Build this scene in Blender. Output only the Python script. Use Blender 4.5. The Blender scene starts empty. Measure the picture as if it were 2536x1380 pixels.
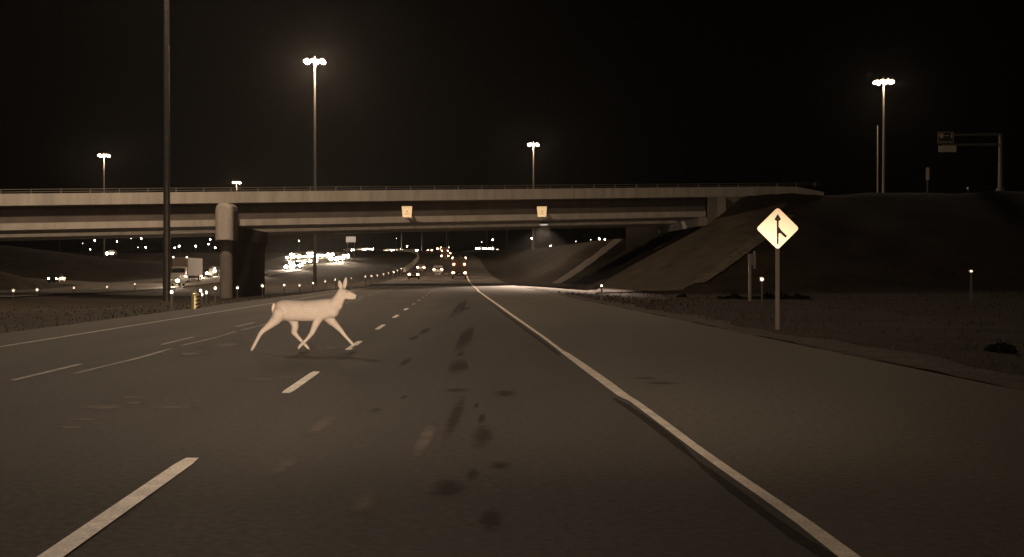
import bpy, bmesh, math, random
from mathutils import Vector, Matrix
R = math.radians
rnd = random.Random(7)
S = bpy.context.scene
COL = S.collection

# ------------------------------------------------------------------ camera
F = 3500.0            # focal length in photo pixels (2536 wide)
EYE = 1.35
HOR = 678.0
cam = bpy.data.cameras.new('camera'); camo = bpy.data.objects.new('camera', cam); COL.objects.link(camo)
cam.sensor_width = 36.0; cam.lens = 36.0 * F / 2536.0
cam.clip_start = 0.1; cam.clip_end = 6000
camo.location = (0, 0, EYE)
camo.rotation_euler = (R(90) - math.atan(12.0 / F), 0, 0)
S.camera = camo
# ------------------------------------------------------------------ night sky
w = bpy.data.worlds.new('World'); S.world = w; w.use_nodes = True
wn = w.node_tree; wn.nodes.clear()
wo = wn.nodes.new('ShaderNodeOutputWorld'); bg = wn.nodes.new('ShaderNodeBackground')
bg.inputs[0].default_value = (1.0, 0.72, 0.5, 1); bg.inputs[1].default_value = 0.0003
wn.links.new(bg.outputs[0], wo.inputs[0])
# ------------------------------------------------------------------ exposure
S.view_settings.view_transform = 'Standard'; S.view_settings.look = 'None'
S.view_settings.gamma = 1.0; S.view_settings.exposure = 0.0; S.view_settings.use_curve_mapping = False
S.cycles.max_bounces = 4; S.cycles.diffuse_bounces = 2; S.cycles.glossy_bounces = 2
S.cycles.volume_bounces = 0
S.cycles.sample_clamp_indirect = 2.0

WARM = (1.0, 0.74, 0.53)
# own car's headlamps (the camera rides in this car)
def shaped_spot(name, loc, aim, I, size, radius, low=-6.0, high=-0.9, floor=0.015):
    l = bpy.data.lights.new(name, 'SPOT'); o = bpy.data.objects.new(name, l); COL.objects.link(o)
    o.location = loc
    d = Vector(aim) - Vector(loc)
    o.rotation_euler = d.to_track_quat('-Z', 'Y').to_euler()
    l.energy = I * 4 * math.pi; l.spot_size = R(size); l.spot_blend = 1.0; l.shadow_soft_size = radius
    l.color = WARM
    if low is not None:
        l.use_nodes = True; nt = l.node_tree
        em = [n for n in nt.nodes if n.type == 'EMISSION'][0]
        g = nt.nodes.new('ShaderNodeNewGeometry'); sx = nt.nodes.new('ShaderNodeSeparateXYZ')
        nt.links.new(g.outputs['Incoming'], sx.inputs[0])
        ab = nt.nodes.new('ShaderNodeMath'); ab.operation = 'ABSOLUTE'; nt.links.new(sx.outputs[2], ab.inputs[0])
        mr = nt.nodes.new('ShaderNodeMapRange'); mr.interpolation_type = 'SMOOTHERSTEP'
        mr.inputs[1].default_value = math.sin(R(-high)); mr.inputs[2].default_value = math.sin(R(-low))
        mr.inputs[3].default_value = 1.0; mr.inputs[4].default_value = floor
        nt.links.new(ab.outputs[0], mr.inputs[0]); nt.links.new(mr.outputs[0], em.inputs[1])
    return o
HEAD_I = 1450
for sx_ in (-0.68, 0.68):
    shaped_spot('own_headlamp_light', (sx_, 1.6, 0.68), (sx_ - 0.0389 * 60 - 0.5, 60, 0.9), HEAD_I, 52, 0.07)

# ------------------------------------------------------------------ helpers
def interp(x, tab):
    if x <= tab[0][0]: return tab[0][1]
    for (a, b), (c, d) in zip(tab, tab[1:]):
        if x <= c: return b + (d - b) * (x - a) / (c - a)
    return tab[-1][1]
def smooth(t):
    t = max(0.0, min(1.0, t)); return t * t * (3 - 2 * t)
def P(px, py, Y):
    return Vector(((px - 1268) / F * Y, Y, EYE + (HOR - py) / F * Y))

def material(name, col, rough=0.8, metal=0.0, var=0.0, scale=4.0, bump=0.0, bscale=60.0, stretch=None, var2=0.0, scale2=30.0, spec=0.5):
    m = bpy.data.materials.new(name); m.use_nodes = True; nt = m.node_tree
    b = nt.nodes['Principled BSDF']; b.inputs['Base Color'].default_value = (*col, 1)
    b.inputs['Roughness'].default_value = rough; b.inputs['Metallic'].default_value = metal
    b.inputs['Specular IOR Level'].default_value = spec
    tc = nt.nodes.new('ShaderNodeTexCoord'); vec = tc.outputs['Object']
    if stretch:
        mp = nt.nodes.new('ShaderNodeMapping'); mp.inputs['Scale'].default_value = stretch
        nt.links.new(vec, mp.inputs[0]); vec2 = mp.outputs[0]
    else: vec2 = vec
    last = None
    for v, s, vv in ((var, scale, vec2), (var2, scale2, vec)):
        if v <= 0: continue
        n = nt.nodes.new('ShaderNodeTexNoise'); n.inputs['Scale'].default_value = s; n.inputs['Detail'].default_value = 6
        nt.links.new(vv, n.inputs['Vector'])
        mr = nt.nodes.new('ShaderNodeMapRange'); mr.inputs[1].default_value = 0.3; mr.inputs[2].default_value = 0.7
        mr.inputs[3].default_value = 1 - v; mr.inputs[4].default_value = 1 + v
        nt.links.new(n.outputs[0], mr.inputs[0])
        mx = nt.nodes.new('ShaderNodeVectorMath'); mx.operation = 'SCALE'
        if last is None: mx.inputs[0].default_value = col
        else: nt.links.new(last, mx.inputs[0])
        nt.links.new(mr.outputs[0], mx.inputs['Scale']); last = mx.outputs[0]
    if last is not None: nt.links.new(last, b.inputs['Base Color'])
    if bump > 0:
        n = nt.nodes.new('ShaderNodeTexNoise'); n.inputs['Scale'].default_value = bscale; n.inputs['Detail'].default_value = 4
        nt.links.new(vec, n.inputs['Vector'])
        bp = nt.nodes.new('ShaderNodeBump'); bp.inputs['Strength'].default_value = bump; bp.inputs['Distance'].default_value = 0.02
        nt.links.new(n.outputs[0], bp.inputs['Height']); nt.links.new(bp.outputs[0], b.inputs['Normal'])
    return m
def glow(name, col, strength):
    m = bpy.data.materials.new(name); m.use_nodes = True; nt = m.node_tree
    b = nt.nodes['Principled BSDF']; b.inputs['Base Color'].default_value = (0.1, 0.1, 0.1, 1)
    b.inputs['Emission Color'].default_value = (*col, 1); b.inputs['Emission Strength'].default_value = strength
    return m

M = {}
M['asphalt'] = material('asphalt', (0.072, 0.063, 0.055), 0.85, var=0.16, scale=0.6, stretch=(1, 0.12, 1), bump=0.5, bscale=90, var2=0.30, scale2=16, spec=0.2)
M['asphalt_old'] = material('asphalt_shoulder', (0.098, 0.087, 0.072), 0.85, var=0.10, scale=0.35, stretch=(1, 0.2, 1), bump=0.5, bscale=80, var2=0.26, scale2=14, spec=0.2)
M['tar'] = material('tar', (0.030, 0.025, 0.021), .95, var=0.3, scale=6, spec=0.06)
M['paint'] = material('road_paint', (0.86, 0.78, 0.68), 0.6, var=0.22, scale=3.0, var2=0.25, scale2=50)
M['paint_worn'] = material('worn_road_paint', (0.22, 0.185, 0.155), 0.7, var=0.3, scale=2.0, var2=0.3, scale2=20)
M['scuff'] = material('pale_scuff', (0.088, 0.076, 0.065), 0.9, var=0.15, scale=2.0, spec=0.1)
M['grass'] = material('grass_ground', (0.030, 0.023, 0.016), 0.95, var=0.35, scale=0.25, bump=0.8, bscale=6, var2=0.3, scale2=2.5, spec=0.1)
M['blade'] = material('dry_grass', (0.045, 0.034, 0.024), 0.9, var=0.4, scale=0.5, spec=0.1)
M['gravel'] = material('gravel', (0.055, 0.045, 0.036), 0.95, var=0.3, scale=1.2, bump=0.9, bscale=25, var2=0.3, scale2=8, spec=0.2)
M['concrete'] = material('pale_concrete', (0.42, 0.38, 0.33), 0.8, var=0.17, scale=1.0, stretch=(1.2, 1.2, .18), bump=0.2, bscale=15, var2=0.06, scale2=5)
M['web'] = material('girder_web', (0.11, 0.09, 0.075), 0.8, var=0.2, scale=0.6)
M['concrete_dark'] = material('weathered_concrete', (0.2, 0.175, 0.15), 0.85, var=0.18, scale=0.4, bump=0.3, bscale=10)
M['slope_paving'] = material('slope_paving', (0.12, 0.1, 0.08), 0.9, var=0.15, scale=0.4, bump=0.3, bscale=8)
M['steel'] = material('galvanised_steel', (0.20, 0.18, 0.16), 0.5, metal=0.6, var=0.15, scale=3)
M['steel_dark'] = material('dull_steel', (0.16, 0.14, 0.12), 0.6, metal=0.3, var=0.15, scale=3)
M['wood'] = material('sign_post', (0.095, 0.077, 0.066), 0.8, var=0.2, scale=3, stretch=(3, 3, 0.4))
M['sign'] = material('reflective_sign', (1.0, 0.84, 0.64), 0.39, metal=0.65, var=0.04, scale=3)
M['sign_black'] = material('sign_black', (0.012, 0.009, 0.006), 0.6)
M['panel'] = material('clearance_sheeting', (0.95, 0.82, 0.55), 0.30, metal=0.9, var=0.03, scale=3)
M['panel_mark'] = material('clearance_mark', (0.5, 0.4, 0.2), 0.34, metal=0.8)
M['retro'] = material('reflector_lens', (1.0, 0.95, 0.88), 0.23, metal=1.0)
M['retro_y'] = material('yellow_reflective_sheeting', (0.95, 0.84, 0.45), 0.38, metal=0.7, var=0.08, scale=6)
M['post'] = material('delineator_post', (0.13, 0.11, 0.09), 0.6, var=0.1, scale=4)
M['green'] = material('green_sign', (0.02, 0.03, 0.022), 0.6)
M['white'] = material('sign_white', (0.62, 0.55, 0.46), 0.5, metal=0.1)
M['glass'] = material('dark_glass', (0.015, 0.015, 0.016), 0.1)
M['tyre'] = material('tyre', (0.02, 0.02, 0.02), 0.9)
M['rim'] = material('rim', (0.3, 0.28, 0.26), 0.4, metal=0.8)
M['plate'] = material('licence_plate', (0.6, 0.55, 0.5), 0.5)
for n, c in (('dark', (0.03, 0.025, 0.024)), ('grey', (0.2, 0.18, 0.16)), ('white', (0.55, 0.5, 0.45)), ('red', (0.18, 0.04, 0.03))):
    M['car_' + n] = material('car_paint_' + n, c, 0.3, metal=0.2)
M['cargo_brown'] = material('cargo_panel', (0.085, 0.065, 0.052), .6, var=.15, scale=.8)
M['lens_mast'] = glow('mast_lamp_lens', (1.0, 0.78, 0.48), 1.0)
M['headlamp'] = glow('headlamp_lens', (1.0, 0.80, 0.55), 260)
M['taillamp'] = glow('tail_lamp_lens', (1.0, 0.40, 0.17), 60)
M['marker'] = glow('marker_lamp_lens', (1.0, 0.75, 0.5), 9)
M['city'] = glow('distant_lamp_lens', (1.0, 0.88, 0.72), 60)
M['city_dim'] = glow('distant_dim_lamp_lens', (0.8, 0.78, 0.75), 14)
M['city_red'] = glow('distant_orange_lamp_lens', (1.0, 0.5, 0.28), 30)
M['under'] = glow('underbridge_lamp_lens', (1.0, 0.9, 0.78), 1.0)
M['fur'] = material('deer_fur', (0.43, 0.38, 0.335), 0.9, var=0.08, scale=9, bump=0.6, bscale=120, var2=0.12, scale2=60, spec=0.15)
M['fur_pale'] = material('deer_pale_fur', (0.62, 0.50, 0.39), 0.9, var=0.08, scale=8, bump=0.5, bscale=120, spec=0.1)
M['hoof'] = material('hoof', (0.035, 0.028, 0.024), 0.5)
M['eye'] = material('deer_eye', (0.01, 0.008, 0.006), 0.1)

def soft_stain(name, col, alpha, seed=0):
    m = material(name, col, 0.87, var=.25, scale=4, spec=0.2 if col[0] > .1 else 0.05); nt = m.node_tree; b = nt.nodes['Principled BSDF']
    tc = nt.nodes.new('ShaderNodeTexCoord'); mp = nt.nodes.new('ShaderNodeMapping'); mp.inputs['Location'].default_value = (-.5, -.5, 0); mp.inputs['Scale'].default_value = (1, 1, 0)
    nt.links.new(tc.outputs['Generated'], mp.inputs[0])
    ln = nt.nodes.new('ShaderNodeVectorMath'); ln.operation = 'LENGTH'; nt.links.new(mp.outputs[0], ln.inputs[0])
    nz = nt.nodes.new('ShaderNodeTexNoise'); nz.inputs['Scale'].default_value = 5.0; nz.inputs['Detail'].default_value = 5; nt.links.new(tc.outputs['Object'], nz.inputs['Vector'])
    ma = nt.nodes.new('ShaderNodeMath'); ma.operation = 'MULTIPLY_ADD'; ma.inputs[1].default_value = .38; nt.links.new(nz.outputs[0], ma.inputs[0]); nt.links.new(ln.outputs['Value'], ma.inputs[2])
    mr = nt.nodes.new('ShaderNodeMapRange'); mr.interpolation_type = 'SMOOTHSTEP'; mr.inputs[1].default_value = .28; mr.inputs[2].default_value = .62; mr.inputs[3].default_value = alpha; mr.inputs[4].default_value = 0
    nt.links.new(ma.outputs[0], mr.inputs[0]); nt.links.new(mr.outputs[0], b.inputs['Alpha']); return m
M['tar_soft'] = soft_stain('tar_soft', (.030, .023, .021), .42)
M['scuff_soft'] = soft_stain('scuff_soft', (.25, .21, .185), .62)
def lane_wear(m):
    nt = m.node_tree; b = nt.nodes['Principled BSDF']; lk = b.inputs['Base Color'].links[0].from_socket
    tc = nt.nodes.new('ShaderNodeTexCoord'); sp = nt.nodes.new('ShaderNodeSeparateXYZ'); nt.links.new(tc.outputs['Object'], sp.inputs[0])
    u = nt.nodes.new('ShaderNodeMath'); u.operation = 'MULTIPLY_ADD'; u.inputs[1].default_value = T; nt.links.new(sp.outputs[1], u.inputs[0]); nt.links.new(sp.outputs[0], u.inputs[2])
    mp = nt.nodes.new('ShaderNodeMapping'); mp.inputs['Scale'].default_value = (1.1, .09, 1); nt.links.new(tc.outputs['Object'], mp.inputs[0])
    nz = nt.nodes.new('ShaderNodeTexNoise'); nz.inputs['Scale'].default_value = 1.0; nz.inputs['Detail'].default_value = 5; nt.links.new(mp.outputs[0], nz.inputs['Vector'])
    w_ = nt.nodes.new('ShaderNodeMath'); w_.operation = 'MULTIPLY_ADD'; w_.inputs[1].default_value = 1.6; nt.links.new(nz.outputs[0], w_.inputs[0]); nt.links.new(u.outputs[0], w_.inputs[2])
    fc = nt.nodes.new('ShaderNodeFloatCurve') if False else None
    cr = nt.nodes.new('ShaderNodeValToRGB'); mr = nt.nodes.new('ShaderNodeMapRange'); mr.inputs[1].default_value = -11; mr.inputs[2].default_value = 4
    nt.links.new(w_.outputs[0], mr.inputs[0]); nt.links.new(mr.outputs[0], cr.inputs[0])
    e = cr.color_ramp.elements; e[0].position = 0; e[0].color = (1,1,1,1); e[1].position = 1; e[1].color = (.9,.9,.9,1)
    for uu, v in ((-7.0,.88),(-6.0,1.04),(-4.6,.90),(-3.4,1.03),(-2.6,.92),(-1.4,1.05),(-.6,.76),(.4,.66),(1.2,.72),(2.0,.84)):
        q = e.new((uu + .8 + 11) / 15.0); q.color = (v, v, v, 1)
    mx = nt.nodes.new('ShaderNodeVectorMath'); mx.operation = 'MULTIPLY'; nt.links.new(lk, mx.inputs[0]); nt.links.new(cr.outputs[0], mx.inputs[1]); nt.links.new(mx.outputs[0], b.inputs['Base Color'])
T = 136.0 / F
lane_wear(M['asphalt'])
class MB:
    def __init__(s): s.v = []; s.f = []
    def quad(s, a, b, c, d):
        i = len(s.v); s.v += [tuple(a), tuple(b), tuple(c), tuple(d)]; s.f.append((i, i+1, i+2, i+3)); return s
    def box(s, x0, x1, y0, y1, z0, z1):
        i = len(s.v)
        s.v += [(x0,y0,z0),(x1,y0,z0),(x1,y1,z0),(x0,y1,z0),(x0,y0,z1),(x1,y0,z1),(x1,y1,z1),(x0,y1,z1)]
        s.f += [(i,i+3,i+2,i+1),(i+4,i+5,i+6,i+7),(i,i+1,i+5,i+4),(i+1,i+2,i+6,i+5),(i+2,i+3,i+7,i+6),(i+3,i,i+4,i+7)]; return s
    def tube(s, a, b, r0, r1, n=10, caps=True):
        a = Vector(a); b = Vector(b); d = (b - a).normalized()
        u = d.orthogonal().normalized(); v = d.cross(u); i = len(s.v)
        for c, r in ((a, r0), (b, r1)):
            for k in range(n):
                t = 2*math.pi*k/n; s.v.append(tuple(c + (u*math.cos(t) + v*math.sin(t))*r))
        for k in range(n): s.f.append((i+k, i+(k+1)%n, i+n+(k+1)%n, i+n+k))
        if caps: s.f.append(tuple(i+k for k in reversed(range(n)))); s.f.append(tuple(i+n+k for k in range(n)))
        return s
    def loft(s, rings, closed=True, caps=True):
        i = len(s.v); n = len(rings[0])
        for r in rings: s.v += [tuple(p) for p in r]
        for j in range(len(rings)-1):
            for k in range(n if closed else n-1):
                a = i+j*n+k; b = i+j*n+(k+1)%n; s.f.append((a, b, b+n, a+n))
        if caps:
            s.f.append(tuple(i+k for k in reversed(range(n)))); s.f.append(tuple(i+(len(rings)-1)*n+k for k in range(n)))
        return s
    def ball(s, c, r, seg=10, ring=6, sq=(1,1,1)):
        rings = []
        for j in range(ring+1):
            t = math.pi*j/ring - math.pi/2; rr = max(math.cos(t), 0.02)
            rings.append([(c[0]+r*sq[0]*rr*math.cos(2*math.pi*k/seg), c[1]+r*sq[1]*rr*math.sin(2*math.pi*k/seg), c[2]+r*sq[2]*math.sin(t)) for k in range(seg)])
        return s.loft(rings)
    def mesh(s, name, mat, smooth_=False):
        m = bpy.data.meshes.new(name); m.from_pydata(s.v, [], s.f); m.materials.append(mat)
        bm = bmesh.new(); bm.from_mesh(m); bmesh.ops.recalc_face_normals(bm, faces=bm.faces); bm.to_mesh(m); bm.free()
        if smooth_:
            for p in m.polygons: p.use_smooth = True
        return m
    def build(s, name, mat, parent=None, smooth_=False, bevel=0, keep=False):
        if keep:
            m = bpy.data.meshes.new(name); m.from_pydata(s.v, [], s.f); m.materials.append(mat)
        else: m = s.mesh(name, mat, smooth_)
        o = bpy.data.objects.new(name, m); COL.objects.link(o); o.parent = parent
        if bevel:
            bv = o.modifiers.new('bevel', 'BEVEL'); bv.width = bevel; bv.segments = 2; bv.limit_method = 'ANGLE'
        return o
def tag(o, label=None, cat=None, group=None, kind=None):
    if label: o['label'] = label
    if cat: o['category'] = cat
    if group: o['group'] = group
    if kind: o['kind'] = kind
    return o
def empty(name, loc, rz=0.0):
    o = bpy.data.objects.new(name, None); COL.objects.link(o); o.location = loc; o.rotation_euler.z = rz
    o.empty_display_size = 0.3; return o
def copy_tree(o, parent=None):
    c = o.copy(); COL.objects.link(c)
    if parent is not None:
        c.parent = parent; c.matrix_parent_inverse = o.matrix_parent_inverse.copy()
    for ch in [k for k in bpy.data.objects if k.parent == o]: copy_tree(ch, c)
    return c

# ------------------------------------------------------------------ road geometry
T = 136.0 / F          # the road runs 2.2 degrees left of the camera axis
def shift(Y): return 0.0 if Y < 380 else -0.0003 * (Y - 380) ** 2
def WX(u, Y): return u - T * Y + shift(Y)
ZR = [(-100,0),(150,0),(170,.05),(200,.2),(230,.5),(250,.8),(270,1.15),(300,1.9),(350,3.4),(400,5.4),(450,7.3),(520,9.4),(560,10.2),(600,10.95),(650,11.4),(800,11.0),(2500,10)]
ZO = [(-100,-.8),(200,-.8),(250,.1),(300,1.1),(350,2.5),(400,4.6),(450,6.7),(520,9.0),(600,10.9),(660,11.6),(800,11.2),(2500,10)]
RIDGE = [(150,5.5),(200,6.4),(300,7.4),(450,9.0),(520,10.2),(600,11.2),(800,11.2),(2500,10)]
def zr(Y): return interp(Y, ZR)
def zo(Y): return interp(Y, ZO)
UL, UR = -10.3, 6.5
def o_near(Y): return interp(Y, [(-100,-41.5),(200,-41.5),(330,-37.5),(2500,-37.5)])
def o_far(Y): return o_near(Y) - 17.5
def Yb(X): return 157.8 + 0.445 * X            # near face line of the bridge
def pt(X): return 10.8 + 0.036 * X             # parapet top height
BW = 36.0                                      # both decks and the gap between them, along Y
def ground(X, Y):
    sh = shift(Y); u = X + T * Y - sh; on = o_near(Y); of = o_far(Y)
    if u > UR:
        d = u - UR
        z = zr(Y) - 0.06 - 0.45 * smooth(d / 9)
        rg = interp(Y, RIDGE) * smooth((Y - 188) / 26.0)
        if rg > 0: z = z + max(0, rg - z) * smooth((u - 9) / 14.0) * smooth((Y - 188) / 26.0)
    elif u > UL: z = zr(Y) - 0.10
    elif u > on:
        t = (UL - u) / (UL - on); amp = 0.75 * (1 - smooth((Y - 330) / 120.0))
        z = zr(Y) * (1 - t) + zo(Y) * t - 0.07 - amp * math.sin(math.pi * t) ** 0.8
    elif u > of: z = zo(Y) - 0.10
    else:
        d = of - u; z = zo(Y) - 0.08 - 0.3 * smooth(d / 5)
        a = interp(-X, [(66,0),(72,1.6),(80,2.9),(87,3.7),(109,6.7),(140,9.2),(300,10.5)])
        z += a * math.exp(-((Y - 300) / 42.0) ** 2)
        a2 = interp(-X, [(64.5,0),(67,1.0),(72.5,3.0),(90,3.8),(300,4.5)])
        z += a2 * math.exp(-((Y - 198) / 13.0) ** 2)
    # overpass embankment on the right
    if Y < 260 and u > 0:
        if u > 34.5: L = 0.0
        elif u > 29.7: L = (34.5 - u) * 0.75
        else: L = 3.6 + (29.7 - u) / 2.25
        yb = Yb(X)
        if Y < yb: N = (yb - Y) * 0.91 / 3.1
        elif Y > yb + BW: N = (Y - yb - BW) * 0.91 / 2.4
        else: N = 0.0
        e = pt(X) - 0.95 - math.sqrt(L * L + N * N)
        bumpy = 0.12 * math.sin(X * 0.31 + Y * 0.17) + 0.08 * math.sin(X * 0.83 - Y * 0.41)
        k = 0.5
        if e > z - 1: 
            h = max(0, min(1, 0.5 + 0.5 * (e - z) / k)); z = z * (1 - h) + e * h + k * h * (1 - h) * 0.5 + bumpy * smooth(e - z)
    return z

# terrain sheet
us = []
x = -420.0
while x < 420:
    us.append(x)
    if -75 <= x < 50: x += 1.0
    elif -130 <= x < 80: x += 2.5
    else: x += 15
ys = []
y = -40.0
while y < 2600:
    ys.append(y)
    y += 3 if y < 90 else 1.5 if y < 210 else 3 if y < 330 else 8 if y < 700 else 100
mb = MB()
for Y in ys:
    for u in us:
        X = u - T * Y + shift(min(Y, 900)); k = 1 + max(0, Y - 700) / 500.0
        if abs(u) > 130: X *= k
        mb.v.append((X, Y, ground(X, Y)))
n = len(us)
for j in range(len(ys) - 1):
    for i in range(n - 1): a = j*n+i; mb.f.append((a, a+1, a+n+1, a+n))
tag(mb.build('ground', M['grass'], smooth_=True), kind='structure')

def strip(name, mat, u0, u1, Y0, Y1, step, zf, dz, parent=None, cols=1, wob=0.0):
    m = MB(); rows = max(1, int(math.ceil((Y1 - Y0) / step)))
    for j in range(rows + 1):
        Y = Y0 + (Y1 - Y0) * j / rows
        a = u0(Y) if callable(u0) else u0; b = u1(Y) if callable(u1) else u1
        for i in range(cols + 1):
            u = a + (b - a) * i / cols
            ww = wob * (math.sin(Y * 0.9) + math.sin(Y * 2.3 + 1)) if i in (0, cols) else 0
            m.v.append((WX(u + ww, Y), Y, zf(Y) + dz))
    c = cols + 1
    for j in range(rows):
        for i in range(cols): a = j*c+i; m.f.append((a, a+1, a+c+1, a+c))
    return m.build(name, mat, parent)
road = tag(strip('road', M['asphalt'], UL, 1.84, -30, 720, 5, zr, 0.0), kind='structure')
shoulder = tag(strip('shoulder', M['asphalt_old'], 1.84, UR, -30, 720, 5, zr, 0.0), kind='structure')
tag(strip('gravel_verge', M['gravel'], UR, lambda Y: UR + 1.3 + 0.25 * math.sin(Y * .31) + 0.15 * math.sin(Y * 1.1), 0, 165, 1.2, lambda Y: zr(Y) - 0.075, 0.02), kind='structure')
tag(strip('opposing_road', M['asphalt_old'], o_near, o_far, -30, 720, 5, zo, 0.0), kind='structure')
tag(strip('verge_lip_shade', material('painted_lip_shade', (.012,.009,.007), 1, spec=0), lambda Y: UR - .02 + .03 * math.sin(Y * 2.1), lambda Y: UR + .2 + 0.06 * math.sin(Y * .7) + .04 * math.sin(Y * 2.9), 0, 150, .7, lambda Y: zr(Y) - 0.03, 0.0), kind='structure')  # dark strip paints in the shade along the pavement lip
# painted lines
def rpath(name, mat, pts, zf, dz, parent):
    """pts: (u, Y, width)"""
    m = MB()
    for u, Y, wd in pts:
        m.v += [(WX(u - wd/2, Y), Y, zf(Y) + dz), (WX(u + wd/2, Y), Y, zf(Y) + dz)]
    for j in range(len(pts) - 1): a = 2*j; m.f.append((a, a+1, a+3, a+2))
    return m.build(name, mat, parent)
def upx(px, py):
    Y = F * EYE / (py - HOR); return (px - 1268) / F * Y + T * Y, Y
edge_px = [(2290,1530,60),(2100,1380,55),(1995,1300,44),(1905,1237,36),(1800,1165,31),(1715,1104,27),(1640,1047,25),(1570,995,22),(1545,982,29),(1500,948,29),(1445,908,24),(1402,877,18),(1388,868,11),(1345,835,9.5),(1298,802,9),(1265,779,8.5),(1232,755,7.5),(1205,736,6.5),(1186,722,5.5)]
pts = []
for px, py, wp in edge_px:
    u, Y = upx(px, py); pts.append((u, Y, wp * EYE / (py - HOR)))
for Y in range(130, 601, 15): pts.append((1.75, Y, 0.14 if Y < 220 else 0.2))
rpath('edge_line', M['paint'], pts, zr, 0.008, shoulder)
# dark ragged tar seam left of the edge line
tp = []
for px, py, wp in [(2075,1385,60),(1985,1330,58),(1900,1268,40),(1830,1215,46),(1760,1160,30),(1735,1140,10),(1690,1100,34),(1640,1060,36),(1600,1030,30),(1560,1003,26),(1530,984,14)]:
    u, Y = upx(px - 10, py + 3); tp.append((u, Y, wp * .74 * EYE / (py - HOR)))
rpath('tar_seam', M['tar'], tp, zr, 0.004, shoulder)
for (p0, p1, wp) in [((1395,880),(1220,752),5)]:
    a = upx(p0[0]-9, p0[1]); b = upx(p1[0]-5, p1[1])
    rpath('tar_seam', M['tar'], [(a[0], a[1], .07), ((a[0]+b[0])/2, (a[1]+b[1])/2, .10), (b[0], b[1], .06)], zr, 0.004, shoulder)
dash_u = -1.93
# lane dashes, 3 m painted, 6 m gap
Yd = [(6.2, 10.3, .125), (15.9, 19.4, .12), (24.9, 28.2, .12), (34.0, 37.3, .12), (43, 46, .13), (52, 55, .13), (61, 64, .12), (70, 73, .12)]
Yd += [(79 + 9*k, 82 + 9*k, .12) for k in range(30)]
for a, b, wd in Yd:
    rpath('lane_dash', M['paint'] if b < 60 else M['paint_worn'], [(dash_u, a, wd * .75), (dash_u, a + .35, wd), (dash_u, b - .35, wd), (dash_u, b, wd * .75)], zr, 0.008, road)
for k in range(36):
    a = 17.8 + 9 * k
    rpath('lane_dash', M['paint_worn'], [(-5.6, a, .09), (-5.6, a + 3.2, .09)], zr, 0.008, road)
for y0, y1 in ((19, 25.5), (26.3, 33), (33.6, 41), (42, 50), (51.5, 62), (64, 78)):
    k = int((y1 - y0) / .8) + 2
    rpath('worn_line', M['paint_worn'], [(-5.12 + 0.03 * math.sin(Y * .9), Y, (0.04 + 0.045 * abs(math.sin(Y * .61))) * (0.25 if j in (0, k) else 1)) for j, Y in [(j, y0 + (y1 - y0) * j / k) for j in range(k + 1)]], zr, 0.006, road)
rpath('edge_line', M['paint_worn'], [(-8.4, Y, 0.13) for Y in range(-10, 380, 10)], zr, 0.008, road)
# scuffs and stains lying on the lane (px, py, width px, height px, material)
def blotch(name, mat, px, py, wp, hp, parent, dz=0.005, slant=0.0, seed=0):
    uv, Yc = upx(px, py); Ya = upx(px, py + hp*.75)[1]; Yz = upx(px, max(py - hp*.75, HOR + 12))[1]
    wm_ = wp * 1.5 * EYE / (py - HOR); cx = WX(uv, Yc); m = MB()
    lean = slant * hp * EYE / (py - HOR)
    for Y, k in ((Ya, -1), (Yz, 1)):
        for sg in (-1, 1): m.v.append((cx + (-T) * (Y - Yc) * 0 + (px - 1268) / F * (Y - Yc) * 0.6 + sg * wm_/2 + lean * k * .5, Y, zr(Y) + dz))
    m.f = [(0, 1, 3, 2)]; return m.build(name, mat, parent)
tars = [(1135,912,34,40,-.9),(1252,976,52,16,0),(1195,1085,50,58,0),(1193,1040,16,30,0),(1110,1215,90,50,.2),(1170,1180,26,34,.3),(1240,1155,60,18,.4),
        (1005,898,16,22,.6),(930,1018,22,12,0),(1130,968,60,10,0),(1143,878,14,12,0),(1052,822,14,20,.4),(1025,838,14,12,0),(1155,765,14,10,0),
        (1000,985,14,10,0),(1125,1050,26,110,.25),(1215,1290,60,60,.1),(1130,780,18,60,.1),(1150,850,24,70,.05),(1640,950,80,8,-1.4),(1600,938,60,5,-1.2),(1180,1005,10,16,0)]
for i, (a, b, c, d, s) in enumerate(tars):
    blotch('tar_stain', M['tar_soft'], a, b, c, d, shoulder if a > 1500 else road, slant=max(-.6, min(.6, s)), seed=i)
for i, (a, b, c, d, s) in enumerate([(795,1058,40,60,.7),(330,985,110,8,0),(260,1010,120,14,1),(215,1040,110,8,2.5),(470,878,70,12,0),(560,856,90,16,1.5),(820,862,70,6,0),(700,1160,40,60,.6),(330,1000,60,10,0),(430,1010,150,8,0),(180,1060,90,7,1.5),(1050,1100,40,90,.4),(640,940,150,8,0),(900,1250,70,60,.5)]):
    blotch('pale_scuff', M['scuff_soft'], a, b, c, d, road, slant=s, seed=50+i)
# ramp on the left, draped
rp = [(-53,178),(-57,200),(-62,218),(-70,232),(-82,243),(-98,250),(-125,256)]
m = MB()
for i, (X, Y) in enumerate(rp):
    a = Vector(rp[max(0,i-1)]); b = Vector(rp[min(len(rp)-1,i+1)]); d = (b-a).normalized(); nn = Vector((d.y, -d.x))
    for s in (-3.2, 3.2):
        q = Vector((X, Y)) + nn * s; m.v.append((q.x, q.y, ground(q.x, q.y) + 0.16))
for j in range(len(rp)-1): m.f.append((2*j, 2*j+1, 2*j+3, 2*j+2))
tag(m.build('ramp_road', M['asphalt_old']), kind='structure')

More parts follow.
